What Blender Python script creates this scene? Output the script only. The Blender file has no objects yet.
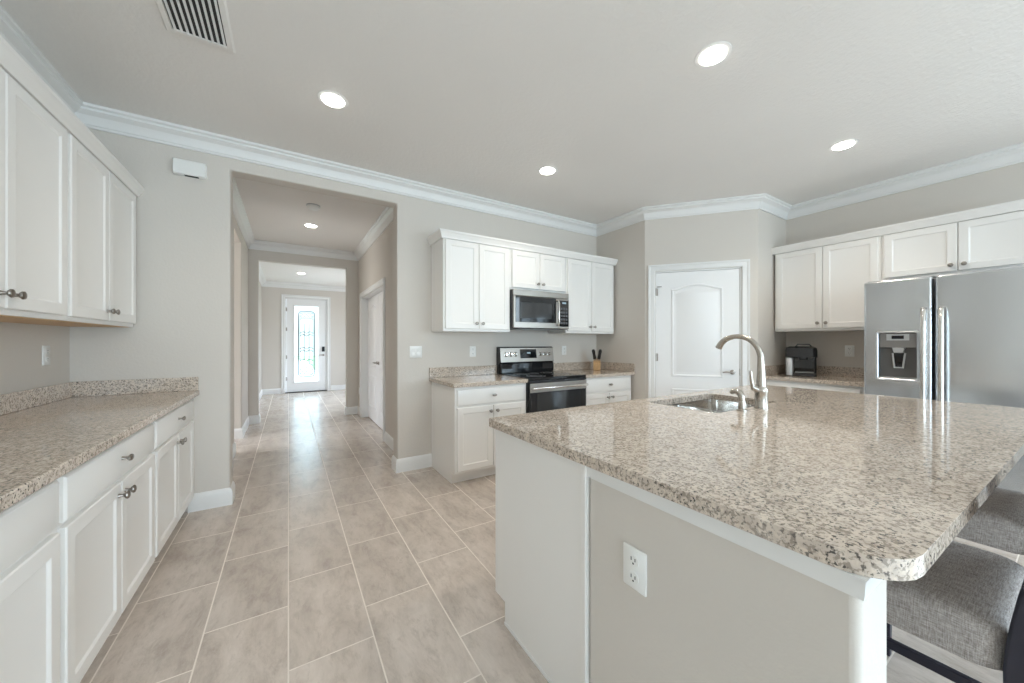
import bpy, bmesh, math, random
from mathutils import Vector, Matrix
random.seed(7)
PI = math.pi
S = bpy.context.scene
C = S.collection

# ------------------------------------------------------------------ camera
cam_d = bpy.data.cameras.new('camera'); cam = bpy.data.objects.new('camera', cam_d); C.objects.link(cam)
cam_d.sensor_width = 36.0; cam_d.lens = 359.0/1024*36; cam_d.clip_start = .02
cam_d.shift_y = 0.0005
cam.location = (0, 0, 1.28); cam.rotation_euler = (PI/2, 0, -0.557)
S.camera = cam

# ------------------------------------------------------------------ world, exposure
W = bpy.data.worlds.new('world'); S.world = W; W.use_nodes = True
wt = W.node_tree; bg = wt.nodes['Background']; bg.inputs[1].default_value = 1.0
_tc = wt.nodes.new('ShaderNodeTexCoord'); _sp = wt.nodes.new('ShaderNodeSeparateXYZ'); _rp = wt.nodes.new('ShaderNodeValToRGB')
wt.links.new(_tc.outputs['Generated'], _sp.inputs[0]); wt.links.new(_sp.outputs[2], _rp.inputs[0]); wt.links.new(_rp.outputs[0], bg.inputs[0])
_e = _rp.color_ramp.elements           # bright overcast sky, hazier towards the horizon
_e[0].position = .03; _e[0].color = (.95, 1.10, 1.15, 1); _e[1].position = .24; _e[1].color = (4.6, 5.6, 6.8, 1)
S.view_settings.view_transform = 'Standard'; S.view_settings.look = 'None'
S.view_settings.exposure = 0.2; S.view_settings.gamma = 1.0; S.view_settings.use_curve_mapping = False
S.cycles.use_denoising = True
S.cycles.max_bounces = 10; S.cycles.diffuse_bounces = 6; S.cycles.glossy_bounces = 4
S.cycles.sample_clamp_indirect = 6.0
S.cycles.caustics_reflective = False; S.cycles.caustics_refractive = False

def area(name, loc, rot, sx, sy, power, col=(1, 1, 1), spread=PI):
    l = bpy.data.lights.new(name, 'AREA'); l.shape = 'RECTANGLE'; l.size = sx; l.size_y = sy
    l.energy = power; l.color = col; l.spread = spread
    o = bpy.data.objects.new(name, l); C.objects.link(o); o.location = loc; o.rotation_euler = rot
    return o
# daylight through the glazing (just outside the panes), then an added foyer fill
area('daylight_rear', (1.7, -5.75, 1.3), (PI/2, 0, 0), 5.6, 2.4, 260, (.70, .86, 1.0))
area('daylight_side', (5.36, -2.9, 1.45), (PI/2, 0, PI/2), 3.0, 2.1, 130, (.76, .89, 1.0))
area('daylight_den', (-3.1, 5.4, 1.5), (PI/2, 0, -PI/2), 1.6, 1.5, 34, (1, .95, .9))
area('foyer_fill', (2.1, 8.8, 1.5), (PI/2, 0, PI/2), 1.4, 1.6, 16, (.9, .95, 1))  # unseen fill light added inside the foyer to lift the floor glare

# ------------------------------------------------------------------ materials
def mat(name, col, rough=.5, metal=0.0, spec=.5, coat=0, emit=None, estr=0):
    m = bpy.data.materials.new(name); m.use_nodes = True
    b = m.node_tree.nodes['Principled BSDF']
    b.inputs['Base Color'].default_value = (*col, 1); b.inputs['Roughness'].default_value = rough
    b.inputs['Metallic'].default_value = metal; b.inputs['Specular IOR Level'].default_value = spec
    b.inputs['Coat Weight'].default_value = coat
    if emit: b.inputs['Emission Color'].default_value = (*emit, 1); b.inputs['Emission Strength'].default_value = estr
    return m
class N:
    """small node-tree writer"""
    def __init__(s, m): s.m = m; s.t = m.node_tree; s.b = s.t.nodes['Principled BSDF']
    def n(s, kind, **kw):
        x = s.t.nodes.new(kind)
        for k, v in kw.items():
            if k in x.inputs: x.inputs[k].default_value = v
            else: setattr(x, k, v)
        return x
    def l(s, a, b): s.t.links.new(a, b)
    def math(s, op, a, b=None):
        x = s.t.nodes.new('ShaderNodeMath'); x.operation = op
        for i, v in enumerate((a, b)):
            if v is None: continue
            if hasattr(v, 'is_output'): s.l(v, x.inputs[i])
            else: x.inputs[i].default_value = v
        return x.outputs[0]
    def ramp(s, fac, stops, interp='LINEAR'):
        r = s.t.nodes.new('ShaderNodeValToRGB'); r.color_ramp.interpolation = interp
        e = r.color_ramp.elements
        while len(e) < len(stops): e.new(.5)
        for k, (p, c) in enumerate(stops): e[k].position = p; e[k].color = (*c, 1) if len(c) == 3 else c
        s.l(fac, r.inputs[0]); return r.outputs[0]
    def mix(s, fac, a, b, blend='MIX'):
        x = s.t.nodes.new('ShaderNodeMix'); x.data_type = 'RGBA'; x.blend_type = blend
        for i, v in ((0, fac), (6, a), (7, b)):
            if hasattr(v, 'is_output'): s.l(v, x.inputs[i])
            else: x.inputs[i].default_value = v if i == 0 else (*v, 1)
        return x.outputs[2]
    def noise(s, vec, scale, detail=3, rough=.5, dist=0):
        x = s.n('ShaderNodeTexNoise', Scale=scale, Detail=detail, Roughness=rough, Distortion=dist)
        if vec: s.l(vec, x.inputs['Vector'])
        return x.outputs['Fac']
    def bump(s, h, strength, dist=.01):
        x = s.n('ShaderNodeBump', Strength=strength, Distance=dist); s.l(h, x.inputs['Height']); s.l(x.outputs[0], s.b.inputs['Normal'])

def wall_paint(name, col, scale=55, strength=.12):
    m = mat(name, col, .75, spec=.3); n = N(m)
    tc = n.n('ShaderNodeTexCoord').outputs['Object']
    v = n.noise(tc, scale, 3, .6); n.bump(v, strength, .01)
    v2 = n.noise(tc, 1.3, 2)
    n.l(n.mix(v2, [c*.97 for c in col], [min(1, c*1.03) for c in col]), n.b.inputs['Base Color'])
    return m
M = {}
M['wall'] = wall_paint('greige_wall_paint', (.66, .618, .568))
M['ceiling'] = wall_paint('ceiling_paint', (.83, .81, .785), 40, .30)
M['trim'] = mat('white_trim_paint', (.80, .80, .79), .35)
M['cab'] = mat('white_cabinet_paint', (.85, .835, .81), .3)
M['door'] = mat('white_door_paint', (.86, .86, .86), .38)
M['plastic'] = mat('white_plastic', (.86, .86, .84), .3)
M['dark'] = mat('dark_gap', (.02, .02, .02), .6)
M['knob'] = mat('brushed_nickel', (.34, .31, .28), .3, 1)
M['wood'] = mat('raw_plywood_underside', (.62, .42, .24), .6)
M['black'] = mat('black_plastic', (.02, .02, .022), .25)
M['blackglass'] = mat('black_glass', (.012, .013, .015), .04, spec=.6)
M['ovenglass'] = mat('oven_glass', (.03, .033, .036), .06, spec=.7)
M['navy'] = mat('dark_navy_wood', (.018, .017, .03), .4)
M['chrome'] = mat('polished_steel', (.72, .70, .67), .14, 1)
M['nickel'] = mat('satin_nickel', (.52, .485, .44), .24, 1)
M['silver'] = mat('silver_plastic', (.55, .56, .57), .3, .7)
M['grayplastic'] = mat('gray_plastic', (.30, .30, .30), .35)
M['lcd'] = mat('display_glow', (.02, .03, .04), .1, emit=(.5, .7, .8), estr=.5)
M['lamp'] = mat('lamp_disc', (1, 1, 1), .4, emit=(1, .95, .86), estr=14)
M['slot'] = mat('socket_slots', (.05, .05, .05), .6)
M['came'] = mat('lead_came', (.03, .035, .04), .4, .3)
M['keypad'] = mat('keypad_gray', (.10, .10, .105), .4)
M['dispgray'] = mat('dispenser_gray', (.22, .21, .205), .3, .3)
M['recess'] = mat('dispenser_recess_gray', (.13, .125, .12), .35)
M['knife'] = mat('knife_handle', (.015, .013, .013), .35)
M['concrete'] = mat('concrete_walk', (.65, .64, .62), .8)
M['lawn'] = mat('lawn_green', (.10, .22, .05), .9)
M['leaf'] = mat('hedge_green', (.06, .16, .04), .7)

def steel(name, col, rough, axis):
    m = mat(name, col, rough, 1); n = N(m)
    tc = n.n('ShaderNodeTexCoord').outputs['Object']
    mp = n.n('ShaderNodeMapping'); mp.inputs['Scale'].default_value = axis; n.l(tc, mp.inputs['Vector'])
    v = n.noise(mp.outputs[0], 6, 4, .7)
    r = n.math('MULTIPLY_ADD', v, .05); r.node.inputs[2].default_value = rough-.025; n.l(r, n.b.inputs['Roughness'])
    n.l(n.mix(v, [c*.985 for c in col], [min(1, c*1.015) for c in col]), n.b.inputs['Base Color'])
    return m
M['steel'] = steel('brushed_stainless', (.66, .68, .70), .22, (1, 1, 60))
M['steel_warm'] = steel('brushed_stainless_range', (.38, .355, .325), .36, (1, 1, 60))

def granite(name, base, mid, spot, dark, dshift=0.0):
    m = mat(name, base, .07, spec=.55); n = N(m)
    tc = n.n('ShaderNodeTexCoord').outputs['Object']
    a = n.noise(tc, 32, 4, .65, .6)
    b = n.noise(tc, 100, 3, .6, .4)
    c = n.noise(tc, 125, 2, .5, .2)
    g = n.noise(tc, 5, 2)
    col = n.mix(n.ramp(a, [(.40, (0, 0, 0)), (.60, (1, 1, 1))]), base, mid)
    col = n.mix(n.math('MULTIPLY', n.ramp(b, [(.52+dshift, (0, 0, 0)), (.60+dshift, (1, 1, 1))]), .75), col, spot)
    k = n.math('MULTIPLY', n.ramp(c, [(.60+dshift, (0, 0, 0)), (.66+dshift, (1, 1, 1))]), n.ramp(g, [(.3, (.35,)*3), (.65, (1, 1, 1))]))
    col = n.mix(k, col, dark)
    n.l(col, n.b.inputs['Base Color'])
    return m
M['granite'] = granite('speckled_granite', (.71, .615, .52), (.56, .475, .40), (.23, .185, .15), (.03, .027, .025), -.013)

def tile_floor():
    m = mat('wood_look_porcelain_tile', (.5, .45, .4), .3, spec=.85); n = N(m)
    geo = n.n('ShaderNodeNewGeometry').outputs['Position']
    sp = n.n('ShaderNodeSeparateXYZ'); n.l(geo, sp.inputs[0]); X, Y = sp.outputs[0], sp.outputs[1]
    TW, TL, ph = .316, .61, .425
    u = n.math('DIVIDE', X, TW); k = n.math('FLOOR', u); fu = n.math('SUBTRACT', u, k)
    off = n.math('MULTIPLY', k, TL/3)
    v = n.math('DIVIDE', n.math('SUBTRACT', n.math('SUBTRACT', Y, ph), off), TL); j = n.math('FLOOR', v); fv = n.math('SUBTRACT', v, j)
    g = .0030
    du = n.math('MULTIPLY', n.math('MINIMUM', fu, n.math('SUBTRACT', 1.0, fu)), TW)
    dv = n.math('MULTIPLY', n.math('MINIMUM', fv, n.math('SUBTRACT', 1.0, fv)), TL)
    d = n.math('MINIMUM', du, dv)
    grout = n.math('LESS_THAN', d, g)
    cmb = n.n('ShaderNodeCombineXYZ'); n.l(k, cmb.inputs[0]); n.l(j, cmb.inputs[1])
    wn = n.n('ShaderNodeTexWhiteNoise'); n.l(cmb.outputs[0], wn.inputs['Vector'])
    off3 = n.n('ShaderNodeVectorMath', operation='MULTIPLY_ADD'); n.l(wn.outputs['Color'], off3.inputs[0]); off3.inputs[1].default_value = (9, 9, 9); n.l(geo, off3.inputs[2])
    mp = n.n('ShaderNodeMapping'); mp.inputs['Scale'].default_value = (1.0, .38, 1); n.l(off3.outputs[0], mp.inputs['Vector'])
    a = n.noise(mp.outputs[0], 8, 8, .74, .35)
    b = n.noise(mp.outputs[0], 26, 6, .75, .3)
    col = n.ramp(a, [(.32, (.43, .365, .315)), (.50, (.59, .515, .455)), (.66, (.69, .61, .55))])
    col = n.mix(n.math('MULTIPLY', n.ramp(b, [(.52, (0, 0, 0)), (.66, (1, 1, 1))]), .5), col, (.39, .325, .275))
    tone = n.ramp(wn.outputs['Value'], [(0, (.93,)*3), (1, (1.05,)*3)])
    col = n.mix(1.0, col, tone, 'MULTIPLY')
    col = n.mix(grout, col, (.76, .69, .62))
    n.l(col, n.b.inputs['Base Color'])
    r = n.math('MULTIPLY_ADD', grout, .4); r.node.inputs[2].default_value = .26; n.l(r, n.b.inputs['Roughness'])
    h = n.math('SUBTRACT', 1.0, grout); n.bump(h, .25, .003)
    return m
M['tile'] = tile_floor()

def fabric():
    m = mat('gray_linen_fabric', (.3, .29, .28), .9, spec=.2); n = N(m)
    tc = n.n('ShaderNodeTexCoord').outputs['Object']
    mp = n.n('ShaderNodeMapping'); mp.inputs['Scale'].default_value = (9, .8, 9); n.l(tc, mp.inputs['Vector'])
    mq = n.n('ShaderNodeMapping'); mq.inputs['Scale'].default_value = (.8, 9, .8); n.l(tc, mq.inputs['Vector'])
    a = n.noise(mp.outputs[0], 60, 3, .6); b = n.noise(mq.outputs[0], 60, 3, .6)
    s = n.math('MULTIPLY', n.math('ADD', a, b), .5)
    n.l(n.ramp(s, [(.36, (.22, .19, .175)), (.50, (.40, .365, .345)), (.64, (.60, .565, .54))]), n.b.inputs['Base Color'])
    n.bump(s, .4, .003)
    return m
M['fabric'] = fabric()
def blockwood():
    m = mat('knife_block_wood', (.55, .33, .15), .45); n = N(m)
    tc = n.n('ShaderNodeTexCoord').outputs['Object']
    mp = n.n('ShaderNodeMapping'); mp.inputs['Scale'].default_value = (8, 8, 1); n.l(tc, mp.inputs['Vector'])
    n.l(n.ramp(n.noise(mp.outputs[0], 14, 3), [(.3, (.44, .25, .11)), (.7, (.66, .43, .22))]), n.b.inputs['Base Color'])
    return m
M['blockwood'] = blockwood()
def glass(name, tint, refl):
    m = bpy.data.materials.new(name); m.use_nodes = True; t = m.node_tree; t.nodes.clear()
    o = t.nodes.new('ShaderNodeOutputMaterial'); mx = t.nodes.new('ShaderNodeMixShader'); mx.inputs[0].default_value = refl
    a = t.nodes.new('ShaderNodeBsdfTransparent'); a.inputs[0].default_value = (*tint, 1)
    g = t.nodes.new('ShaderNodeBsdfGlossy'); g.inputs['Roughness'].default_value = .02
    t.links.new(a.outputs[0], mx.inputs[1]); t.links.new(g.outputs[0], mx.inputs[2]); t.links.new(mx.outputs[0], o.inputs[0])
    return m
M['glass'] = glass('window_glass', (.96, .98, .98), .06)
def textured_glass():
    m = bpy.data.materials.new('textured_door_glass'); m.use_nodes = True; t = m.node_tree; t.nodes.clear()
    o = t.nodes.new('ShaderNodeOutputMaterial'); mx = t.nodes.new('ShaderNodeMixShader'); mx.inputs[0].default_value = .18
    a = t.nodes.new('ShaderNodeBsdfTransparent'); a.inputs[0].default_value = (.95, 1, .98, 1)
    g = t.nodes.new('ShaderNodeBsdfTranslucent'); g.inputs['Color'].default_value = (.85, .92, .92, 1)
    t.links.new(a.outputs[0], mx.inputs[1]); t.links.new(g.outputs[0], mx.inputs[2]); t.links.new(mx.outputs[0], o.inputs[0])
    return m
M['doorglass'] = textured_glass()

# ------------------------------------------------------------------ mesh helpers
def bm_new(): return bmesh.new()
def box(bm, x0, x1, y0, y1, z0, z1):
    if x0 > x1: x0, x1 = x1, x0
    if y0 > y1: y0, y1 = y1, y0
    if z0 > z1: z0, z1 = z1, z0
    v = [bm.verts.new(p) for p in ((x0, y0, z0), (x1, y0, z0), (x1, y1, z0), (x0, y1, z0), (x0, y0, z1), (x1, y0, z1), (x1, y1, z1), (x0, y1, z1))]
    for f in ((0, 3, 2, 1), (4, 5, 6, 7), (0, 1, 5, 4), (1, 2, 6, 5), (2, 3, 7, 6), (3, 0, 4, 7)): bm.faces.new([v[i] for i in f])
    return bm
def bx(*a): return box(bm_new(), *a)
def prism(bm, pts, fn, h0, h1):
    """polygon pts (2D) swept from h0 to h1; fn(u,v,h) -> 3D"""
    a = [bm.verts.new(fn(u, v, h0)) for u, v in pts]; b = [bm.verts.new(fn(u, v, h1)) for u, v in pts]
    n = len(pts)
    bm.faces.new(a); bm.faces.new(list(reversed(b)))
    for i in range(n): bm.faces.new((a[i], b[i], b[(i+1) % n], a[(i+1) % n]))
    return bm
def loft(bm, loops, cap0=True, cap1=True, closed=True):
    vs = [[bm.verts.new(p) for p in lp] for lp in loops]
    n = len(vs[0])
    for a, b in zip(vs, vs[1:]):
        for i in range(n if closed else n-1):
            bm.faces.new((a[i], a[(i+1) % n], b[(i+1) % n], b[i]))
    if cap0: bm.faces.new(list(reversed(vs[0])))
    if cap1: bm.faces.new(vs[-1])
    return bm
def offset_poly(pts, d):
    """inset a CCW closed polygon by d (mitred)"""
    n = len(pts); out = []
    for i in range(n):
        p, q, r = Vector(pts[i-1]), Vector(pts[i]), Vector(pts[(i+1) % n])
        a = (q-p).normalized(); b = (r-q).normalized()
        na = Vector((-a.y, a.x)); nb = Vector((-b.y, b.x))
        m = na+nb; k = m.length_squared/2
        out.append(tuple(q + m*(d/max(k, .2))))
    return out
def sweep(bm, path, prof, fn, closed=False):
    """profile [(n,w)] swept along 2D path, offset n to the LEFT of travel, mitred; fn(u,v,w) -> 3D"""
    n = len(path); loops = []
    for i in range(n):
        q = Vector(path[i])
        p = Vector(path[i-1]) if (i > 0 or closed) else None
        r = Vector(path[(i+1) % n]) if (i < n-1 or closed) else None
        a = (q-p).normalized() if p is not None else (r-q).normalized()
        b = (r-q).normalized() if r is not None else a
        na = Vector((-a.y, a.x)); nb = Vector((-b.y, b.x)); m = na+nb; k = m.length_squared/2
        mm = m/k
        loops.append([fn(*(q+mm*o), w) for o, w in prof])
    if closed: loops.append(loops[0])
    return loft(bm, loops, not closed, not closed)
def tube(bm, pts, rad, seg=12, caps=True):
    pts = [Vector(p) for p in pts]; n = len(pts)
    if not isinstance(rad, (list, tuple)): rad = [rad]*n
    t0 = (pts[1]-pts[0]).normalized()
    up = Vector((0, 0, 1)) if abs(t0.z) < .9 else Vector((1, 0, 0))
    x = t0.cross(up).normalized(); loops = []
    for i in range(n):
        t = ((pts[i+1] if i < n-1 else pts[i])-(pts[i-1] if i else pts[i])).normalized()
        x = (x - t*x.dot(t)).normalized(); y = t.cross(x)
        loops.append([tuple(pts[i]+x*(math.cos(2*PI*k/seg)*rad[i])+y*(math.sin(2*PI*k/seg)*rad[i])) for k in range(seg)])
    return loft(bm, loops, caps, caps)
def lathe(bm, prof, fn=lambda x, y, z: (x, y, z), seg=24):
    loops = [[fn(r*math.cos(2*PI*k/seg), r*math.sin(2*PI*k/seg), h) for k in range(seg)] for r, h in prof]
    return loft(bm, loops)
def rrect(x0, x1, y0, y1, r, seg=5):
    out = []
    for cx, cy, a0 in ((x1-r, y0+r, -PI/2), (x1-r, y1-r, 0), (x0+r, y1-r, PI/2), (x0+r, y0+r, PI)):
        for k in range(seg+1):
            a = a0+PI/2*k/seg; out.append((cx+r*math.cos(a), cy+r*math.sin(a)))
    return out
def obj(name, bm, m, parent=None, bevel=0, smooth=False, seg=2, autosm=None):
    bmesh.ops.remove_doubles(bm, verts=bm.verts, dist=1e-6)
    bmesh.ops.recalc_face_normals(bm, faces=bm.faces)
    me = bpy.data.meshes.new(name); bm.to_mesh(me); bm.free()
    me.materials.append(M[m] if isinstance(m, str) else m)
    o = bpy.data.objects.new(name, me); C.objects.link(o)
    if parent: o.parent = parent
    if bevel:
        b = o.modifiers.new('bevel', 'BEVEL'); b.width = bevel; b.segments = seg; b.limit_method = 'ANGLE'; b.angle_limit = math.radians(40)
        b.harden_normals = False
    if smooth or bevel:
        me.shade_smooth()
        me.set_sharp_from_angle(angle=math.radians(autosm or (40 if smooth else 60)))
    return o
def tag(o, label, cat, group=None):
    o['label'] = label; o['category'] = cat
    if group: o['group'] = group
    return o
def thing(name, label, cat, loc=(0, 0, 0), rotz=0, group=None):
    o = bpy.data.objects.new(name, None); C.objects.link(o); o.empty_display_size = .1
    o.location = loc; o.rotation_euler = (0, 0, rotz)
    return tag(o, label, cat, group)
def struct(name, bm, m, parent=None, **k):
    o = obj(name, bm, m, parent, **k)
    if not parent: o['kind'] = 'structure'
    return o
def sroot(name, loc=(0, 0, 0), rotz=0):
    o = bpy.data.objects.new(name, None); C.objects.link(o); o.location = loc; o.rotation_euler = (0, 0, rotz); o['kind'] = 'structure'
    return o
def copy_tree(o, parent=None):
    c = o.copy(); C.objects.link(c)
    if parent: c.parent = parent
    for ch in list(o.children): copy_tree(ch, c)
    return c
def bez(p0, p1, p2, p3, n=10):
    p0, p1, p2, p3 = map(Vector, (p0, p1, p2, p3)); out = []
    for i in range(n+1):
        t = i/n; out.append(tuple(p0*(1-t)**3+p1*3*t*(1-t)**2+p2*3*t*t*(1-t)+p3*t**3))
    return out

# ------------------------------------------------------------------ room constants
XL, YB, H = -1.235, 3.58, 2.86          # left wall, range wall, ceiling
XP, XR = 3.60, 5.02                      # pantry return, right wall
PA, PB = Vector((3.60, 2.79)), Vector((4.34, 1.90))
YREAR = -5.5
HX0, HX1, HY = -.53, 1.06, 6.90          # hall
FY, FH = 10.60, 2.76                     # front door wall, foyer ceiling
DX = -3.0                                # den

struct('floor', bx(DX-.2, XR+.4, YREAR-.2, FY+.2, -.12, 0), 'tile')
struct('ceiling', bx(XL-.15, XR+.15, YREAR-.2, YB+.001, H, H+.15), 'ceiling')
struct('ceiling_hall', bx(DX-.1, 2.4, YB+.001, HY+.10, H, H+.15), 'ceiling')
struct('ceiling_foyer', bx(-.75, 2.4, HY+.10, FY+.2, FH, FH+.15), 'ceiling')
struct('wall_left', bx(XL-.15, XL, YREAR-.2, YB, 0, H), 'wall')
b = bm_new()
fnY = lambda u, v, h: (u, h, v)
prism(b, [(DX-.1, 0), (-.39, 0), (-.39, 2.64), (.905, 2.64), (.905, 0), (XR+.15, 0), (XR+.15, H), (DX-.1, H)], fnY, YB, YB+.16)
struct('wall_back', b, 'wall', bevel=.012)
# pantry enclosure: return, diagonal with a doorway, return
struct('wall_pantry_left', prism(bm_new(), [(XP, YB), (XP, PA.y), (XP+.10, PA.y+.06), (XP+.10, YB)], lambda u, v, h: (u, v, h), 0, H), 'wall')
struct('wall_pantry_right', prism(bm_new(), [(PB.x, PB.y), (XR, PB.y), (XR, PB.y+.1), (PB.x+.05, PB.y+.1)], lambda u, v, h: (u, v, h), 0, H), 'wall')
dv = (PB-PA); DL = dv.length; du_ = dv/DL; dang = math.atan2(du_.y, du_.x)
def dfn(u, v, h):      # u along the diagonal, v up, h behind the face
    p = PA + du_*u + Vector((-du_.y, du_.x))*h
    return (p.x, p.y, v)
PD0, PD1, PDH = .128, .985, 2.095
struct('wall_pantry', prism(bm_new(), [(0, 0), (PD0-.012, 0), (PD0-.012, PDH+.012), (PD1+.012, PDH+.012), (PD1+.012, 0), (DL, 0), (DL, H), (0, H)], dfn, 0, .10), 'wall')
b = bm_new()   # right wall with a window in the living end
box(b, XR, XR+.15, -1.35, PB.y+.1, 0, H); box(b, XR, XR+.15, YREAR-.2, -4.45, 0, H)
box(b, XR, XR+.15, -4.45, -1.35, 0, .35); box(b, XR, XR+.15, -4.45, -1.35, 2.5, H)
struct('wall_right', b, 'wall')
b = bm_new()   # rear wall with the sliding doors
box(b, XL, -1.15, YREAR-.15, YREAR, 0, H); box(b, 4.55, XR, YREAR-.15, YREAR, 0, H); box(b, -1.15, 4.55, YREAR-.15, YREAR, 2.50, H)
struct('wall_rear', b, 'wall')
r = sroot('window_1', (0, YREAR-.08, 0))
for i in range(4):
    x0, x1 = -1.15+i*1.425, -1.15+(i+1)*1.425
    b = bm_new(); sweep(b, [(x0, .02), (x1, .02), (x1, 2.5), (x0, 2.5)], [(0, -.03), (.07, -.03), (.07, .03), (0, .03)], lambda u, v, h: (u, h, v), True)
    f = obj('window_frame', b, 'trim', r)
    obj('glass_pane', bx(x0+.06, x1-.06, -.004, .004, .08, 2.44), 'glass', f)
r = sroot('window_2', (XR+.08, 0, 0))
for i in range(2):
    y0, y1 = -4.45+i*1.55, -4.45+(i+1)*1.55
    b = bm_new(); sweep(b, [(y0, .35), (y1, .35), (y1, 2.5), (y0, 2.5)], [(0, -.03), (.06, -.03), (.06, .03), (0, .03)], lambda u, v, h: (h, u, v), True)
    f = obj('window_frame', b, 'trim', r)
    obj('glass_pane', bx(-.004, .004, y0+.05, y1-.05, .40, 2.45), 'glass', f)

# hall and foyer
b = bm_new(); fnX = lambda u, v, h: (h, u, v)
prism(b, [(YB+.16, 0), (5.20, 0), (5.20, 2.60), (5.96, 2.60), (5.96, 0), (HY, 0), (HY, H), (YB+.16, H)], fnX, HX0-.13, HX0)
struct('wall_hall_left', b, 'wall', bevel=.01)
HD0, HD1, HDH = 4.87, 6.53, 2.03
b = bm_new()
prism(b, [(YB+.16, 0), (HD0, 0), (HD0, HDH), (HD1, HDH), (HD1, 0), (HY, 0), (HY, H), (YB+.16, H)], fnX, HX1, HX1+.14)
struct('wall_hall_right', b, 'wall')
struct('wall_closet', bx(HX1+.6, HX1+.7, YB+.16, HY, 0, H), 'wall')
b = bm_new()
prism(b, [(DX-.1, 0), (-.40, 0), (-.40, 2.575), (.87, 2.575), (.87, 0), (2.4, 0), (2.4, H), (DX-.1, H)], fnY, HY, HY+.15)
struct('wall_hall_end', b, 'wall', bevel=.01)
struct('wall_foyer_left', bx(-.70, -.55, HY+.15, FY, 0, FH), 'wall')
b = bm_new(); box(b, 2.25, 2.4, HY+.15, 8.0, 0, FH); box(b, 2.25, 2.4, 9.6, FY, 0, FH); box(b, 2.25, 2.4, 8.0, 9.6, 0, .6); box(b, 2.25, 2.4, 8.0, 9.6, 2.4, FH)
struct('wall_foyer_right', b, 'wall')
FD0, FD1, FDH = -.05, .845, 2.37
b = bm_new()
prism(b, [(-.70, 0), (FD0-.02, 0), (FD0-.02, FDH+.02), (FD1+.02, FDH+.02), (FD1+.02, 0), (2.4, 0), (2.4, FH), (-.70, FH)], fnY, FY, FY+.15)
struct('wall_entry', b, 'wall')
b = bm_new(); box(b, DX-.1, DX, YB+.16, 4.6, 0, H); box(b, DX-.1, DX, 6.2, HY, 0, H); box(b, DX-.1, DX, 4.6, 6.2, 0, .7); box(b, DX-.1, DX, 4.6, 6.2, 2.3, H)
struct('wall_den', b, 'wall')
# outside the front door
b = bm_new(); box(b, -12, 14, FY+.6, 40, -.2, -.06); struct('lawn', b, 'lawn')
struct('front_path', bx(-.25, 1.05, FY+.15, 30, -.2, -.04), 'concrete')

# ------------------------------------------------------------------ crown, baseboards
CR = [(0, -.001), (0, -.132), (.014, -.132), (.014, -.118), (.020, -.112), (.024, -.088), (.040, -.060), (.068, -.044), (.074, -.040), (.074, -.026), (.090, -.018), (.090, -.001)]
def crown(name, path, h, closed=False, right=True):
    pr = [(-o if right else o, h+w) for o, w in CR]
    struct(name, sweep(bm_new(), path, pr, lambda u, v, w: (u, v, w), closed), 'trim', smooth=True, autosm=28)
crown('trim_1', [(XL, YREAR+.0), (XL, YB), (XP, YB), tuple(PA), tuple(PB), (XR, PB.y), (XR, YREAR)], H)
crown('trim_2', [(HX0, YB+.16), (HX0, HY), (HX1, HY), (HX1, YB+.16)], H)
crown('trim_3', [(-.55, HY+.15), (-.55, FY), (2.25, FY), (2.25, HY+.15)], FH)
BB = [(0, 0), (.016, 0), (.016, .095), (.012, .115), (.007, .125), (0, .133)]
def base(name, path, right=True):
    pr = [(-o if right else o, w) for o, w in BB]
    struct(name, sweep(bm_new(), path, pr, lambda u, v, w: (u, v, w)), 'trim', smooth=True, autosm=28)
base('baseboard_back_left', [(-.64, YB), (-.39, YB), (-.39, YB+.16)])
base('baseboard_back_right', [(.905, YB+.16), (.905, YB), (1.25, YB)])
base('baseboard_hall_left', [(HX0, YB+.16), (HX0, 5.20), (HX0-.13, 5.20)])
base('baseboard_hall_left_end', [(HX0-.13, 5.96), (HX0, 5.96), (HX0, HY), (-.40, HY), (-.40, HY+.15)])
base('baseboard_hall_right', [(HX1, HD0-.09), (HX1, YB+.16)])
base('baseboard_hall_right_end', [(.87, HY+.15), (.87, HY), (HX1, HY), (HX1, HD1+.09)])
base('baseboard_foyer_left', [(-.55, HY+.15), (-.55, FY), (FD0-.11, FY)])
base('baseboard_foyer_right', [(FD1+.11, FY), (2.25, FY), (2.25, HY+.15)])
base('baseboard_pantry_left', [tuple(PA-Vector((0, .0))), tuple(PA+du_*(PD0-.08))])
base('baseboard_pantry_right', [tuple(PA+du_*(PD1+.08)), tuple(PB), (4.42, PB.y)])
base('baseboard_left', [(XL, YREAR), (XL, .76)])
base('baseboard_right', [(XR, -.02), (XR, YREAR)])

# ------------------------------------------------------------------ doors
CAS = [(.004, 0), (.004, .014), (.012, .019), (.055, .014), (.062, .022), (.078, .024), (.080, 0)]
def casing(parent, x0, x1, h, fn, name='casing'):
    # travel up the left jamb, across, down the right: outside is on the left of travel
    b = sweep(bm_new(), [(x0, 0), (x0, h), (x1, h), (x1, 0)], CAS, fn)
    return obj(name, b, 'trim', parent, smooth=True, autosm=28)
def arch_poly(x0, x1, z0, z1, rise, n=10):
    """CCW outline with a cathedral top"""
    pts = [(x0, z0), (x1, z0), (x1, z1-rise)]
    for i in range(1, n*2):
        t = i/(n*2); pts.append((x1+(x0-x1)*t, z1-rise+rise*(math.sin(PI*t)**1.6)))
    pts.append((x0, z1-rise)); return pts
def panel_mould(bm, poly, y):
    """raised moulding and field on a slab whose front face is at y (facing -y)"""
    lp = []
    for ins, d in ((0, 0), (.006, .009), (.016, .010), (.026, .002), (.045, .002), (.060, .008)):
        lp.append([(u, y-d, v) for u, v in offset_poly(poly, ins)])
    loft(bm, lp, False, True)
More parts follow.
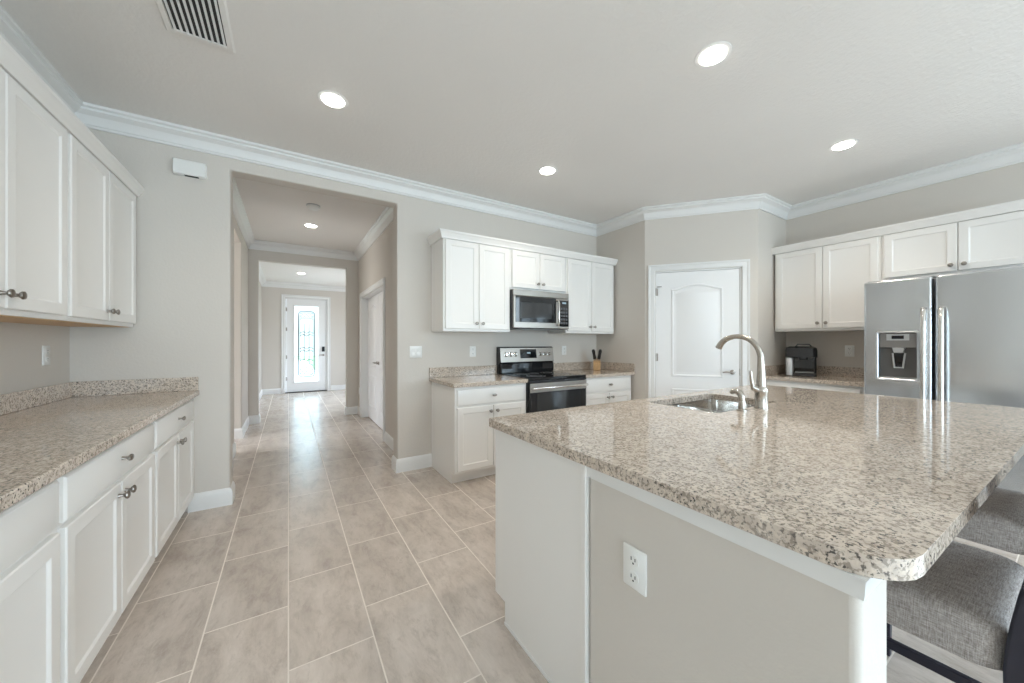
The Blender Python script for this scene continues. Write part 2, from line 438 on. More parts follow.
def arched_leaf(parent, x0, x1, h, t=.035, y=0, split=.83, name='door_leaf', rise=.06):
    b = bm_new(); box(b, x0, x1, y, y+t, .012, h)
    s = (x1-x0)*.19
    panel_mould(b, arch_poly(x0+s, x1-s, split+.06, h-.14, rise*(x1-x0)/.85), y)
    panel_mould(b, [(x0+s, .22), (x1-s, .22), (x1-s, split-.08), (x0+s, split-.08)], y)
    return obj(name, b, 'door', parent, smooth=True, autosm=25)
def lever(parent, x, z, y, d=1):
    b = bm_new(); lathe(b, [(0, 0), (.027, 0), (.027, .008), (.012, .012), (.010, .045), (0, .045)], lambda a, c, h: (x+a, y-h, z+c), 20)
    tube(b, [(x, y-.042, z), (x-d*.03, y-.046, z+.002), (x-d*.07, y-.048, z+.004), (x-d*.105, y-.044, z-.002)], [.009, .0085, .008, .007], 10)
    return obj('lever_handle', b, 'knob', parent, smooth=True)
def hinge(parent, x, z, y):
    b = bm_new(); tube(b, [(x, y-.008, z-.045), (x, y-.008, z+.045)], .007, 10); box(b, x-.004, x+.022, y-.002, y, z-.044, z+.044)
    return obj('hinge', b, 'knob', parent)
# pantry door, in the diagonal wall
d = sroot('door_1', (PA.x, PA.y, 0), dang)
leaf = arched_leaf(d, PD0, PD1, PDH-.005, y=.012, split=.82, rise=.055)
casing(d, PD0-.012, PD1+.012, PDH+.012, lambda u, v, h: (u, -h, v))
b = bm_new(); box(b, PD0-.012, PD0-.002, 0, .1, 0, PDH+.012); box(b, PD1+.002, PD1+.012, 0, .1, 0, PDH+.012); box(b, PD0-.012, PD1+.012, 0, .1, PDH, PDH+.012)
obj('jamb', b, 'trim', d)
lever(d, PD1-.07, .945, .012, 1)
for z in (1.87, 1.10, .25): hinge(d, PD0-.004, z, .012)
b = bm_new(); box(b, PD1-.001, PD1+.006, .004, .012, .91, .985); obj('strike_plate', b, 'knob', d)
b = bm_new(); tube(b, [(PD0+.012, .006, 1.925), (PD0+.012, -.028, 1.925)], .006, 8); tube(b, [(PD0+.012, -.026, 1.925), (PD0+.055, -.026, 1.925)], .005, 8); obj('door_stop', b, 'knob', d)
# double closet doors in the hall
d = sroot('door_2', (HX1, HD1, 0), -PI/2)      # local x runs toward the kitchen, -y faces the hall
w2 = HD1-HD0
for i in range(2):
    arched_leaf(d, .014+i*(w2/2-.004), w2/2-.005+i*(w2/2-.009), HDH-.015, y=.095, split=.82)
casing(d, 0, w2, HDH, lambda u, v, h: (u, -h, v))
b = bm_new(); box(b, 0, .010, .002, .139, 0, HDH-.001); box(b, w2-.010, w2, .002, .139, 0, HDH-.001); box(b, 0, w2, .002, .139, HDH-.012, HDH-.001); obj('jamb', b, 'trim', d)
lever(d, w2/2-.06, .96, .095, 1); lever(d, w2/2+.06, .96, .095, -1)
# front door with leaded glass
d = sroot('door_3', (0, FY, 0))
G0, G1, GZ0, GZ1 = .125, .672, .26, 2.20
b = bm_new(); y0, y1 = .03, .075
for a in ((FD0, G0, .02, FDH), (G1, FD1, .02, FDH), (G0, G1, .02, GZ0), (G0, G1, GZ1, FDH)): box(b, a[0], a[1], y0, y1, a[2], a[3])
obj('door_leaf', b, 'door', d)
obj('glazing_frame', sweep(bm_new(), [(G0, GZ0), (G1, GZ0), (G1, GZ1), (G0, GZ1)], [(-.03, y0), (-.03, y0-.012), (-.005, y0-.016), (.006, y0-.004), (.006, y0+.02), (-.03, y0+.02)], fnY, True), 'door', d)
obj('glass_pane', bx(G0, G1, .048, .056, GZ0, GZ1), 'doorglass', d)
b = bm_new(); gy = .046; cx = (G0+G1)/2; r_ = .009
def came(pts, rr=r_): tube(b, [(x, gy, z) for x, z in pts], rr, 6)
o0, o1, q0, q1 = G0+.09, G1-.09, GZ0+.13, GZ1-.13
for e in (0, .035):
    pl = rrect(o0+e, o1-e, q0+e, q1-e, .09-e*.6, 6); came(pl+[pl[0]], .014 if e == 0 else .008)
for s in (-1, 1): came([(cx+s*.055, q0+.32), (cx+s*.055, q1-.30)], .009)
def wavy(z, amp=.05, n=2): came([(o0+.035+(o1-o0-.07)*k/24, z+amp*abs(math.sin(PI*n*k/24))-amp/2) for k in range(25)], .009)
for z in (q1-.20, q1-.55, q1-.62, q1-.95, q1-1.02, q0+.42, q0+.30): wavy(z)
def lattice(za, zb):
    for k in range(-3, 4):
        for s in (-1, 1):
            pts = []
            for t in range(13):
                z = za+(zb-za)*t/12; x = cx+k*.085+s*(z-za)*.9
                if o0+.03 < x < o1-.03: pts.append((x, z))
            if len(pts) > 1: came(pts, .008)
lattice(q0+.04, q0+.26); lattice(q1-.18, q1-.04)
obj('lead_came', b, 'came', d)
casing(d, FD0-.02, FD1+.02, FDH+.02, lambda u, v, h: (u, -h, v))
b = bm_new(); box(b, FD0-.02, FD0-.003, 0, .1, 0, FDH+.02); box(b, FD1+.003, FD1+.02, 0, .1, 0, FDH+.02); box(b, FD0-.02, FD1+.02, 0, .1, FDH+.003, FDH+.02); obj('jamb', b, 'trim', d)
obj('threshold', bx(FD0-.02, FD1+.02, -.02, .12, 0, .018), 'dark', d)
obj('deadbolt_keypad', bx(FD1-.10, FD1-.035, y0-.025, y0, 1.03, 1.16), 'black', d, bevel=.006)
lever(d, FD1-.065, .94, y0, 1)
for z in (2.1, 1.6, .9, .35): hinge(d, FD0, z, y0)

# ------------------------------------------------------------------ cabinetry
def panel_front(x0, x1, z0, z1, y=0, t=.02, fr=.052):
    """five-piece door front: thickness t, outer face at y-t"""
    R = lambda ins, dep: [(x0+ins, y-dep, z0+ins), (x1-ins, y-dep, z0+ins), (x1-ins, y-dep, z1-ins), (x0+ins, y-dep, z1-ins)]
    return loft(bm_new(), [R(0, 0), R(0, t-.004), R(.004, t), (R(fr, t)), R(fr+.003, t-.002), R(fr+.008, t-.007), R(fr+.011, t-.008)], True, True)
def slab_front(x0, x1, z0, z1, y=0, t=.02):
    R = lambda ins, dep: [(x0+ins, y-dep, z0+ins), (x1-ins, y-dep, z0+ins), (x1-ins, y-dep, z1-ins), (x0+ins, y-dep, z1-ins)]
    return loft(bm_new(), [R(0, 0), R(0, t-.008), R(.006, t-.002), R(.012, t)], True, True)
def knob(parent, x, z, y, wide=False):
    b = bm_new(); k = 1.5 if wide else 1.0
    lathe(b, [(0, 0), (.009, 0), (.007, .006), (.006, .016), (.012, .020), (.0165, .026), (.0155, .031), (.008, .034), (0, .0345)],
          lambda a, c, h: (x+a*(k if h > .017 else 1), y-h, z+c*(.8 if wide else 1)), 18)
    return obj('knob', b, 'knob', parent, smooth=True)
def base_cabinet(label, w, loc, rotz, d=.61, doors=2, h=.876, group=None, left_end=0):
    t = thing('base_cabinet', label, 'cabinet', loc, rotz, group)
    b = bm_new()
    prism(b, [(0, .10), (0, h), (d, h), (d, 0), (.075, 0), (.075, .10)], lambda u, v, x: (x, u, v), 0, w)
    obj('carcass', b, 'cab', t)
    obj('toe_kick', bx(.001, w-.001, .069, .075, .002, .098), 'cab', t)
    g = .018
    f = obj('drawer', slab_front(g, w-g, h-.168, h-.022), 'cab', t, smooth=True, autosm=20)
    knob(f, w/2, h-.088, -.02, True)
    n = doors; ww = (w-2*g-(n-1)*.006)/n
    for i in range(n):
        x0 = g+i*(ww+.006)
        f = obj('door', panel_front(x0, x0+ww, .125, h-.185), 'cab', t, smooth=True, autosm=20)
        kx = x0+ww-.032 if (i == 0 and n == 2) or n == 1 else x0+.032
        knob(f, kx, h-.235, -.02)
    return t
def wall_cabinet(label, w, z0, z1, loc, rotz, d=.31, doors=2, group=None, kz=.055, under='wood'):
    t = thing('wall_cabinet', label, 'cabinet', loc, rotz, group)
    obj('carcass', bx(0, w, 0, d, z0, z1), 'cab', t)
    obj('underside', bx(.012, w-.012, .02, d-.004, z0-.004, z0+.002), under, t)
    g = .018; n = doors; ww = (w-2*g-(n-1)*.006)/n
    for i in range(n):
        x0 = g+i*(ww+.006)
        f = obj('door', panel_front(x0, x0+ww, z0+.022, z1-.022), 'cab', t, smooth=True, autosm=20)
        kx = x0+ww-.032 if i == 0 else x0+.032
        knob(f, kx, z0+.022+kz, -.02)
    return t
CM = [(0, -.016), (.022, -.016), (.025, -.004), (.030, .010), (.038, .024), (.043, .038), (.047, .042), (.047, .058), (0, .058)]
def cornice(label, path, z):
    o = obj('cabinet_cornice', sweep(bm_new(), path, [(-a, z+c) for a, c in CM], lambda u, v, w: (u, v, w)), 'cab', smooth=True, autosm=28)
    return tag(o, label, 'cabinet cornice')
UB, UT = 1.388, 2.286
# left run
LW = [(.775, 1.70), (1.70, 2.625), (2.625, 3.545)]
LBL = ['white base cabinet nearest the camera on the left wall, cut by the frame edge', 'white two-door base cabinet in the middle of the left run', 'white two-door base cabinet at the hallway end of the left run']
for (a, c), l in zip(LW, LBL): base_cabinet(l, c-a, (-.618, a, 0), PI/2, d=.615, group='left base cabinets')
tag(obj('filler_strip', bx(-.70, -.620, 3.546, YB-.001, .1, .876), 'cab'), 'narrow white filler strip between the left base cabinets and the back wall', 'cabinet filler')
LU = ['white wall cabinet nearest the camera on the left wall, cut by the frame edge', 'white two-door wall cabinet on the left wall beside the back wall']
for (a, c), l in zip(LW[1:], LU): wall_cabinet(l, c-a, 1.385, 2.325, (-.925, a, 0), PI/2, d=.308, group='left wall cabinets')
cornice('white stepped cornice on top of the left wall cabinets', [(-.925, 1.70), (-.925, 3.546), (XL+.002, 3.546)], 2.325)

def counter(label, poly, loc=(0, 0, 0), splash=(), name='countertop', z=.877, t=.037):
    o = thing(name, label, 'countertop', loc)
    b = bm_new(); prism(b, poly, lambda u, v, h: (u, v, h), z, z+t)
    obj('slab', b, 'granite', o, bevel=.004)
    for n_, s in splash: obj(n_, bx(*s, z+t, z+t+.102), 'granite', o, bevel=.003)
    return o
counter('speckled granite countertop over the left base cabinets', [(XL+.001, .76), (-.575, .76), (-.575, YB-.002), (XL+.001, YB-.002)],
        splash=[('backsplash', (XL+.001, XL+.021, .76, YB-.023)), ('side_splash', (XL+.001, -.58, YB-.022, YB-.002))])

# range run
base_cabinet('white base cabinet left of the range with an exposed end panel', .763, (1.25, YB-.612, 0), 0, d=.610, group='range wall base cabinets')
base_cabinet('white base cabinet between the range and the pantry wall', .778, (2.787, YB-.612, 0), 0, d=.610, group='range wall base cabinets')
counter('granite countertop left of the range with a short backsplash', [(1.225, YB-.65), (2.014, YB-.65), (2.014, YB-.002), (1.225, YB-.002)],
        splash=[('backsplash', (1.225, 2.014, YB-.022, YB-.002))])
counter('granite countertop between range and pantry wall, carrying the knife block', [(2.784, YB-.65), (XP-.001, YB-.65), (XP-.001, YB-.002), (2.784, YB-.002)],
        splash=[('backsplash', (2.784, XP-.023, YB-.022, YB-.002)), ('side_splash', (XP-.021, XP-.001, YB-.65, YB-.002))])
wall_cabinet('tall white wall cabinet left of the microwave', .745, UB, UT, (1.25, YB-.332, 0), 0, d=.330, group='range wall cabinets', under='cab')
wall_cabinet('short white wall cabinet directly above the microwave', .762, 1.842, UT, (1.998, YB-.332, 0), 0, d=.330, group='range wall cabinets', under='cab')
wall_cabinet('tall white wall cabinet right of the microwave beside the pantry wall', .806, UB, UT, (2.764, YB-.332, 0), 0, d=.330, group='range wall cabinets', under='cab')
cornice('white stepped cornice on top of the cabinets above the range', [(1.25, YB-.002), (1.25, YB-.332), (3.57, YB-.332), (3.57, YB-.002)], UT)

# right run
RX = XR-.332
wall_cabinet('white two-door wall cabinet above the coffee maker', .86, 1.40, UT, (RX, 1.88, 0), -PI/2, d=.330, group='right wall cabinets', under='cab')
wall_cabinet('short wide white wall cabinet above the refrigerator', .90, 1.845, UT, (RX, 1.018, 0), -PI/2, d=.330, group='right wall cabinets', kz=.05, under='cab')
cornice('white stepped cornice on top of the right wall cabinets', [(XR-.002, 1.882), (RX, 1.882), (RX, .10), (XR-.002, .10)], UT)
base_cabinet('white base cabinet under the coffee maker beside the refrigerator', .82, (4.40, 1.885, 0), -PI/2, d=.61)
counter('granite countertop beside the refrigerator, carrying the coffee maker', [(4.365, 1.055), (XR-.002, 1.055), (XR-.002, 1.898), (4.365, 1.898)],
        splash=[('backsplash', (XR-.022, XR-.002, 1.055, 1.877)), ('side_splash', (4.40, XR-.002, 1.878, 1.898))])

# ------------------------------------------------------------------ refrigerator
FX, FY1, FW, FHT = 4.13, 1.005, .912, 1.78
t = thing('refrigerator', 'large stainless side-by-side refrigerator with an ice dispenser', 'refrigerator', (FX, FY1, 0), -PI/2)
obj('body', bx(0, FW, .075, .78, .02, FHT-.01), mat('fridge_side_gray', (.22, .22, .23), .45), t, bevel=.006)
obj('toe_grille', bx(.01, FW-.01, .06, .076, .02, .085), 'grayplastic', t)
xs = [0, .088, .305, .380]; zs = [.10, .985, 1.355, FHT]
b = bm_new()
vv = {(i, j): b.verts.new((xs[i], (0, -.007, -.007, 0)[i], zs[j])) for i in range(4) for j in range(4)}
for i in range(3):
    for j in range(3):
        if (i, j) != (1, 1): b.faces.new((vv[i, j], vv[i+1, j], vv[i+1, j+1], vv[i, j+1]))
ring = [(1, 1), (2, 1), (2, 2), (1, 2)]; dp = [b.verts.new((xs[i], .058, zs[j])) for i, j in ring]
for k in range(4): b.faces.new((vv[ring[k]], vv[ring[(k+1) % 4]], dp[(k+1) % 4], dp[k]))
b.faces.new(dp)
bk = [b.verts.new((x, .07, z)) for x, z in ((0, .10), (.38, .10), (.38, FHT), (0, FHT))]
per = [(i, 0) for i in range(4)]+[(3, j) for j in range(1, 4)]+[(i, 3) for i in (2, 1, 0)]+[(0, j) for j in (2, 1)]
b.faces.new(list(reversed(bk)))
b.faces.new([vv[i, 0] for i in range(4)]+[bk[1], bk[0]]); b.faces.new([vv[i, 3] for i in range(4)]+[bk[2], bk[3]])
b.faces.new([vv[0, j] for j in range(4)]+[bk[3], bk[0]]); b.faces.new([vv[3, j] for j in range(4)]+[bk[2], bk[1]])
fd = obj('freezer_door', b, 'steel', t, bevel=.014, seg=4)
b = sweep(bm_new(), rrect(.086, .307, .983, 1.357, .012, 3), [(-.012, .002), (-.012, -.006), (-.002, -.009), (.004, -.004), (.004, .02), (-.012, .02)], fnY, True)
di = obj('dispenser', b, 'silver', fd, smooth=True)
b = bm_new(); box(b, .092, .301, .006, .056, 1.235, 1.350); obj('dispenser_panel', b, 'dispgray', fd, bevel=.004)
obj('dispenser_display', bx(.165, .232, .003, .007, 1.305, 1.332), 'blackglass', fd)
obj('dispenser_badge', bx(.135, .262, .0045, .007, 1.293, 1.343), 'silver', fd)
b = bm_new(); box(b, .089, .304, .050, .057, .99, 1.235); obj('dispenser_recess', b, 'recess', fd)
b = bm_new(); prism(b, [(.165, 1.235), (.235, 1.235), (.225, 1.195), (.175, 1.195)], fnY, .012, .05); obj('dispenser_spout', b, 'silver', fd)
b = bm_new(); prism(b, [(.160, 1.19), (.240, 1.19), (.228, 1.07), (.172, 1.07)], fnY, .030, .040); obj('dispenser_paddle', b, 'blackglass', fd, bevel=.003)
b = bm_new(); sweep(b, [(.160, 1.19), (.172, 1.07), (.228, 1.07), (.240, 1.19)], [(0, .026), (.010, .026), (.010, .036), (0, .036)], fnY); obj('paddle_frame', b, 'silver', fd)
obj('drip_tray', bx(.09, .303, -.004, .056, .985, .998), 'grayplastic', fd)
b = bm_new(); prism(b, [(.395, .07)]+[(.395+(FW-.395)*k/16, -.016*math.sin(PI*k/16)**.8) for k in range(17)]+[(FW, .07)], lambda u, v, h: (u, v, h), .10, FHT)
obj('refrigerator_door', b, 'steel', t, bevel=.014, seg=4)
for x in (.342, .430):
    b = bm_new()
    sec = lambda z, y: [(x+.016*math.cos(a), y+.011*math.sin(a), z) for a in [2*PI*k/14 for k in range(14)]]
    zz = [(.30, -.006), (.31, -.030), (.34, -.048), (.45, -.058), (.95, -.064), (1.42, -.058), (1.51, -.048), (1.535, -.030), (1.545, -.006)]
    loft(b, [sec(z, y) for z, y in zz]); obj('handle', b, 'chrome', t, smooth=True)
for x in (.02, FW-.10): obj('hinge_cover', bx(x, x+.08, .02, .16, FHT-.011, FHT+.008), 'grayplastic', t, bevel=.004)

# ------------------------------------------------------------------ range
t = thing('range', 'stainless electric range with black glass cooktop and raised control panel', 'range', (2.018, YB-.655, 0), 0)
RW = .762
obj('body', bx(.002, RW-.002, .02, .655, .03, .895), 'black', t)
b = bm_new(); box(b, 0, RW, -.005, .60, .895, .922); obj('cooktop', b, 'blackglass', t, bevel=.006)
b = bm_new()
for x, y, r in ((.20, .16, .10), (.56, .16, .115), (.20, .43, .09), (.56, .43, .08), (.38, .45, .06)):
    for rr in (r, r*.62):
        loft(b, [[(x+q*math.cos(2*PI*k/40), y+q*math.sin(2*PI*k/40), h) for k in range(40)] for q, h in ((rr-.002, .9221), (rr-.002, .9226), (rr+.002, .9226), (rr+.002, .9221))], False, False)
obj('burner_ring', b, 'grayplastic', t)
b = bm_new(); prism(b, [(.60, .895), (.60, 1.02), (.592, 1.03), (.560, 1.045), (.583, 1.215), (.600, 1.225), (.655, 1.225), (.655, .895)], lambda u, v, x: (x, u, v), 0, RW)
bk = obj('backguard', b, 'black', t, bevel=.004)
ang = math.atan2(.023, .17)
def bg_pt(x, s, o): # s up the sloped face, o outwards
    return (x, .560+s*math.sin(ang)-o*math.cos(ang), 1.045+s*math.cos(ang)+o*math.sin(ang))
b = bm_new(); prism(b, [(.004, .004), (RW-.004, .004), (RW-.004, .168), (.004, .168)], lambda u, v, h: bg_pt(u, v, h), .0005, .004); obj('control_panel', b, 'steel_warm', t, bevel=.002)
b = bm_new(); prism(b, [(.27, .045), (.50, .045), (.50, .150), (.27, .150)], lambda u, v, h: bg_pt(u, v, h), .004, .006); cp = obj('control_display', b, 'blackglass', t)
b = bm_new(); prism(b, [(.365, .098), (.415, .098), (.415, .116), (.365, .116)], lambda u, v, h: bg_pt(u, v, h), .006, .007); obj('clock', b, 'lcd', cp)
for x in (.075, .140, .205, .560, .625, .690):
    b = bm_new(); lathe(b, [(0, .004), (.026, .004), (.026, .008), (.021, .010), (.019, .032), (.016, .035), (0, .035)], lambda a, c, h, x=x: bg_pt(x+a, .092+c, h), 20)
    k = obj('knob', b, 'chrome', t, smooth=True)
b = bm_new(); box(b, .01, RW-.01, .553, .60, .925, 1.035); obj('vent_trim', b, 'blackglass', t, bevel=.004)
dr = obj('oven_door', bx(.006, RW-.006, -.012, .018, .20, .865), 'black', t, bevel=.005)
obj('door_top_panel', bx(.006, RW-.006, -.016, -.0122, .775, .866), 'steel_warm', dr, bevel=.002)
obj('oven_window', bx(.09, RW-.09, -.0145, -.0122, .34, .765), 'ovenglass', dr)
b = bm_new(); tube(b, [(.03, -.012, .815), (.03, -.055, .82), (.06, -.062, .822), (RW-.06, -.062, .822), (RW-.03, -.055, .82), (RW-.03, -.012, .815)], .0125, 12); obj('handle', b, 'chrome', dr, smooth=True)
obj('storage_drawer', bx(.006, RW-.006, -.010, .018, .05, .19), 'steel_warm', t, bevel=.005)
b = bm_new(); box(b, 0, RW, -.006, .02, .868, .894); obj('front_trim', b, 'black', t)

# ------------------------------------------------------------------ microwave
t = thing('microwave', 'stainless over-the-range microwave under the short wall cabinet', 'microwave', (2.000, YB-.40, 0), 0)
obj('body', bx(0, .758, .022, .398, 1.425, 1.838), 'black', t, bevel=.004)
obj('vent_grille', bx(.0, .758, .004, .022, 1.775, 1.838), 'steel_warm', t, bevel=.004)
dr = obj('door', bx(0, .600, 0, .022, 1.430, 1.772), 'steel_warm', t, bevel=.005)
obj('door_glass', bx(.024, .566, -.003, .001, 1.492, 1.768), 'blackglass', dr, bevel=.002)
obj('window_screen', bx(.085, .505, -.0042, -.0028, 1.535, 1.705), 'ovenglass', dr)
b = bm_new(); tube(b, [(.578, 0, 1.47), (.578, -.032, 1.475), (.578, -.040, 1.50), (.578, -.040, 1.71), (.578, -.032, 1.738), (.578, 0, 1.742)], .0115, 12); obj('handle', b, 'chrome', dr, smooth=True)
cp = obj('control_panel', bx(.602, .758, 0, .022, 1.430, 1.772), 'steel_warm', t, bevel=.004)
obj('keypad_glass', bx(.615, .748, -.003, .001, 1.455, 1.755), 'blackglass', cp, bevel=.002)
obj('display', bx(.655, .712, -.0042, -.0028, 1.715, 1.735), 'lcd', cp)
b = bm_new()
for i in range(3):
    for j in range(5): box(b, .632+i*.036, .660+i*.036, -.0040, -.0028, 1.485+j*.040, 1.510+j*.040)
obj('keypad_button', b, 'keypad', cp)
obj('underside_lamp', bx(.10, .66, .05, .33, 1.418, 1.426), 'grayplastic', t)

# ------------------------------------------------------------------ small wall things
def plate(name, label, cat, w, loc, rotz, kind, group=None, n=1):
    t = thing(name, label, cat, loc, rotz, group)
    h = .118
    lp = lambda ins, dep: [(u, -dep, v) for u, v in rrect(-w/2+ins, w/2-ins, -h/2+ins, h/2-ins, .004, 2)]
    obj('cover_plate', loft(bm_new(), [lp(0, .0005), lp(0, .004), lp(.003, .007)]), 'plastic', t, smooth=True)
    if kind == 'outlet':
        for s in (-1, 1):
            b = bm_new(); pl = [(x, s*.0245+z) for x, z in rrect(-.0170, .0170, -.0145, .0145, .011, 4)]
            prism(b, pl, fnY, -.0095, -.006); so = obj('socket', b, 'plastic', t)
            b = bm_new(); box(b, -.008, -.0055, -.0102, -.009, s*.0245-.001, s*.0245+.009); box(b, .0055, .008, -.0102, -.009, s*.0245-.001, s*.0245+.008)
            prism(b, [(.0028*math.cos(a), s*.0245-.008+.0028*math.sin(a)) for a in [2*PI*k/8 for k in range(8)]], fnY, -.0102, -.009)
            obj('socket_slot', b, 'slot', so)
    else:
        for i in range(n):
            x = (i-(n-1)/2)*.046
            b = bm_new(); prism(b, [(-.0068, -.033), (-.0105, -.033), (-.0075, .0), (-.0115, .033), (-.0068, .033)], lambda u, v, q: (q, u, v), x-.0165, x+.0165)
            obj('rocker', b, 'plastic', t)
    return t
plate('light_switch', 'white double light switch plate on the wall left of the range', 'light switch', .125, (1.088, YB-.0003, 1.18), 0, 'switch', n=2)
plate('wall_outlet', 'white outlet on the wall between the switch plate and the range', 'outlet', .075, (1.72, YB-.0003, 1.175), 0, 'outlet', 'wall outlets')
plate('wall_outlet', 'white outlet on the wall between the range and the knife block', 'outlet', .075, (3.02, YB-.0003, 1.172), 0, 'outlet', 'wall outlets')
plate('wall_outlet', 'white outlet beside the coffee maker on the right wall', 'outlet', .075, (XR-.0003, 1.33, 1.185), -PI/2, 'outlet', 'wall outlets')
plate('wall_outlet', 'white outlet on the left wall under the wall cabinets', 'outlet', .075, (XL+.0003, 3.30, 1.20), PI/2, 'outlet', 'wall outlets')
plate('wall_outlet', 'white outlet low on the hallway wall past the closet doors', 'outlet', .075, (HX1-.0003, 6.76, .42), -PI/2, 'outlet', 'wall outlets')
t = thing('door_chime', 'small white chime box on the wall left of the hallway opening', 'door chime', (-.625, YB-.0005, 2.575), 0)
lp = lambda ins, dep: [(u, -dep, v) for u, v in rrect(-.095+ins, .095-ins, -.055+ins, .055-ins, .008, 3)]
obj('cover', loft(bm_new(), [lp(0, 0), lp(0, .042), lp(.006, .05)]), 'plastic', t, smooth=True)
obj('sound_slot', bx(-.03, .05, -.040, -.012, -.0565, -.0548), 'dark', t)
# ceiling
def downlight(label, x, y, z, p, r=.066):
    t = thing('downlight', label, 'recessed light', (x, y, z), 0, 'recessed ceiling lights')
    loft_ = [[(q*math.cos(2*PI*k/36), q*math.sin(2*PI*k/36), h) for k in range(36)] for q, h in ((r+.026, -.0005), (r+.024, -.0025), (r+.004, -.004), (r, -.003), (r, -.001))]
    obj('trim_ring', loft(bm_new(), loft_, False, False), 'trim', t, smooth=True)
    obj('lens', lathe(bm_new(), [(0, -.001), (r, -.001), (r, -.008), (r*.8, -.012), (0, -.014)], seg=32), 'lamp', t, smooth=True)
    l = bpy.data.lights.new('downlight_beam', 'SPOT'); l.energy = p; l.spot_size = math.radians(140); l.spot_blend = 1; l.shadow_soft_size = .07; l.color = (1, .90, .77)
    o = bpy.data.objects.new('downlight_beam', l); C.objects.link(o); o.location = (0, 0, -.02); o.parent = t
downlight('lit recessed ceiling light in front of the hallway opening', .247, 2.607, H, 40)
downlight('lit recessed ceiling light in front of the range wall cabinets', 2.026, 2.635, H, 40)
downlight('lit recessed ceiling light above the island, the largest in view', 1.984, 1.093, H, 48)
downlight('lit recessed ceiling light nearest the refrigerator cabinets', 3.779, 1.039, H, 62)
downlight('lit recessed ceiling light in the hallway behind the smoke detector', .26, 5.574, H, 15)
downlight('lit recessed ceiling light in the foyer before the front door', .235, 8.95, FH, 12)
t = thing('smoke_detector', 'white round smoke detector on the hallway ceiling', 'smoke detector', (.245, 4.74, H), 0)
obj('mounting_base', lathe(bm_new(), [(0, -.0005), (.072, -.0005), (.072, -.012), (0, -.012)]), 'silver', t)
obj('housing', lathe(bm_new(), [(.066, -.012), (.064, -.034), (.055, -.042), (0, -.044)]), 'plastic', t, smooth=True)
t = thing('air_vent', 'white slatted air vent in the ceiling above the left cabinets', 'air vent', (-.385, 2.245, H), 0)
obj('frame', sweep(bm_new(), [(-.14, -.215), (.14, -.215), (.14, .215), (-.14, .215)], [(-.0, -.0005), (0, -.004), (.008, -.010), (.030, -.010), (.034, -.0005)], lambda u, v, w: (u, v, w), True), 'ceiling', t)
obj('duct', bx(-.108, .108, -.183, .183, -.0035, -.0005), 'dark', t)
for i in range(9):
    x = -.098+i*.0245
    b = bm_new(); prism(b, [(x-.0045, -.011), (x-.003, -.0125), (x+.0055, -.0045), (x+.004, -.0035)], lambda u, v, h: (u, h, v), -.184, .184); obj('slat', b, 'trim', t)

# ------------------------------------------------------------------ island
IX0, IX1, IY0, IY1 = .84, 3.41, .208, 1.483
t = thing('kitchen_island', 'large white and greige kitchen island base under the granite top', 'kitchen island', (0, 0, 0), 0)
b = bm_new()   # cabinet block with a toe kick on the range side
Q = lambda y1, z, e=0: [(IX0+e, .874+e, z), (IX1-e, .874+e, z), (IX1-e, y1-e, z), (IX0+e, y1-e, z)]
loft(b, [Q(1.405, 0), Q(1.405, .10), Q(IY1, .10), Q(IY1, .8755), Q(IY1, .8755, .018), Q(IY1, .14, .018)])
obj('cabinet_block', b, 'cab', t)
b = bm_new(); box(b, IX0-.006, IX0, .884, 1.40, .001, .876); box(b, IX0-.006, IX0, 1.40, IY1+.004, .10, .876); obj('end_panel', b, 'cab', t)
b = bm_new(); box(b, IX0-.012, IX0, .874, .895, 0, .876); obj('panel_stile', b, 'cab', t, bevel=.002)
b = bm_new(); prism(b, [(IX0, IY0), (IX0+.165, IY0), (IX0+.165, .76), (IX1, .76), (IX1, .873), (IX0, .873)], lambda u, v, h: (u, v, h), .001, .876)
obj('knee_wall', b, 'wall', t, bevel=.016, seg=4)
TR = [(0, -.040), (.010, -.040), (.013, -.030), (.016, -.006), (.022, 0), (0, 0)]
b = sweep(bm_new(), [(IX0, .874), (IX0, IY0), (IX0+.165, IY0), (IX0+.165, .76)], [(-o*.5, .8765+w) for o, w in TR], lambda u, v, w: (u, v, w)); obj('trim_strip', b, 'trim', t, smooth=True, autosm=28)
b = sweep(bm_new(), [(IX0+.165, .76), (IX1, .76)], [(-o, w) for o, w in BB], lambda u, v, w: (u, v, w)); obj('baseboard', b, 'trim', t)
g = .018; n = 5; ww = (IX1-IX0-2*g)/n
for i in range(n):
    x0 = IX0+g+i*ww; x1 = x0+ww-.006
    for nm, z0, z1 in (('drawer', .708, .854), ('door', .125, .69)):
        lo = panel_front(-x1, -x0, z0, z1, y=-IY1) if nm == 'door' else slab_front(-x1, -x0, z0, z1, y=-IY1)
        for v in lo.verts: v.co = Vector((-v.co.x, -v.co.y, v.co.z))
        obj(nm, lo, 'cab', t)
b = bm_new(); obj('quarter_round', bx(IX0-.010, IX0-.0061, .90, 1.40, .0005, .012), 'trim', t)
plate('wall_outlet', 'white outlet on the greige end of the island, closest to the camera', 'outlet', .080, (IX0-.0003, .683, .635), -PI/2, 'outlet', 'wall outlets')

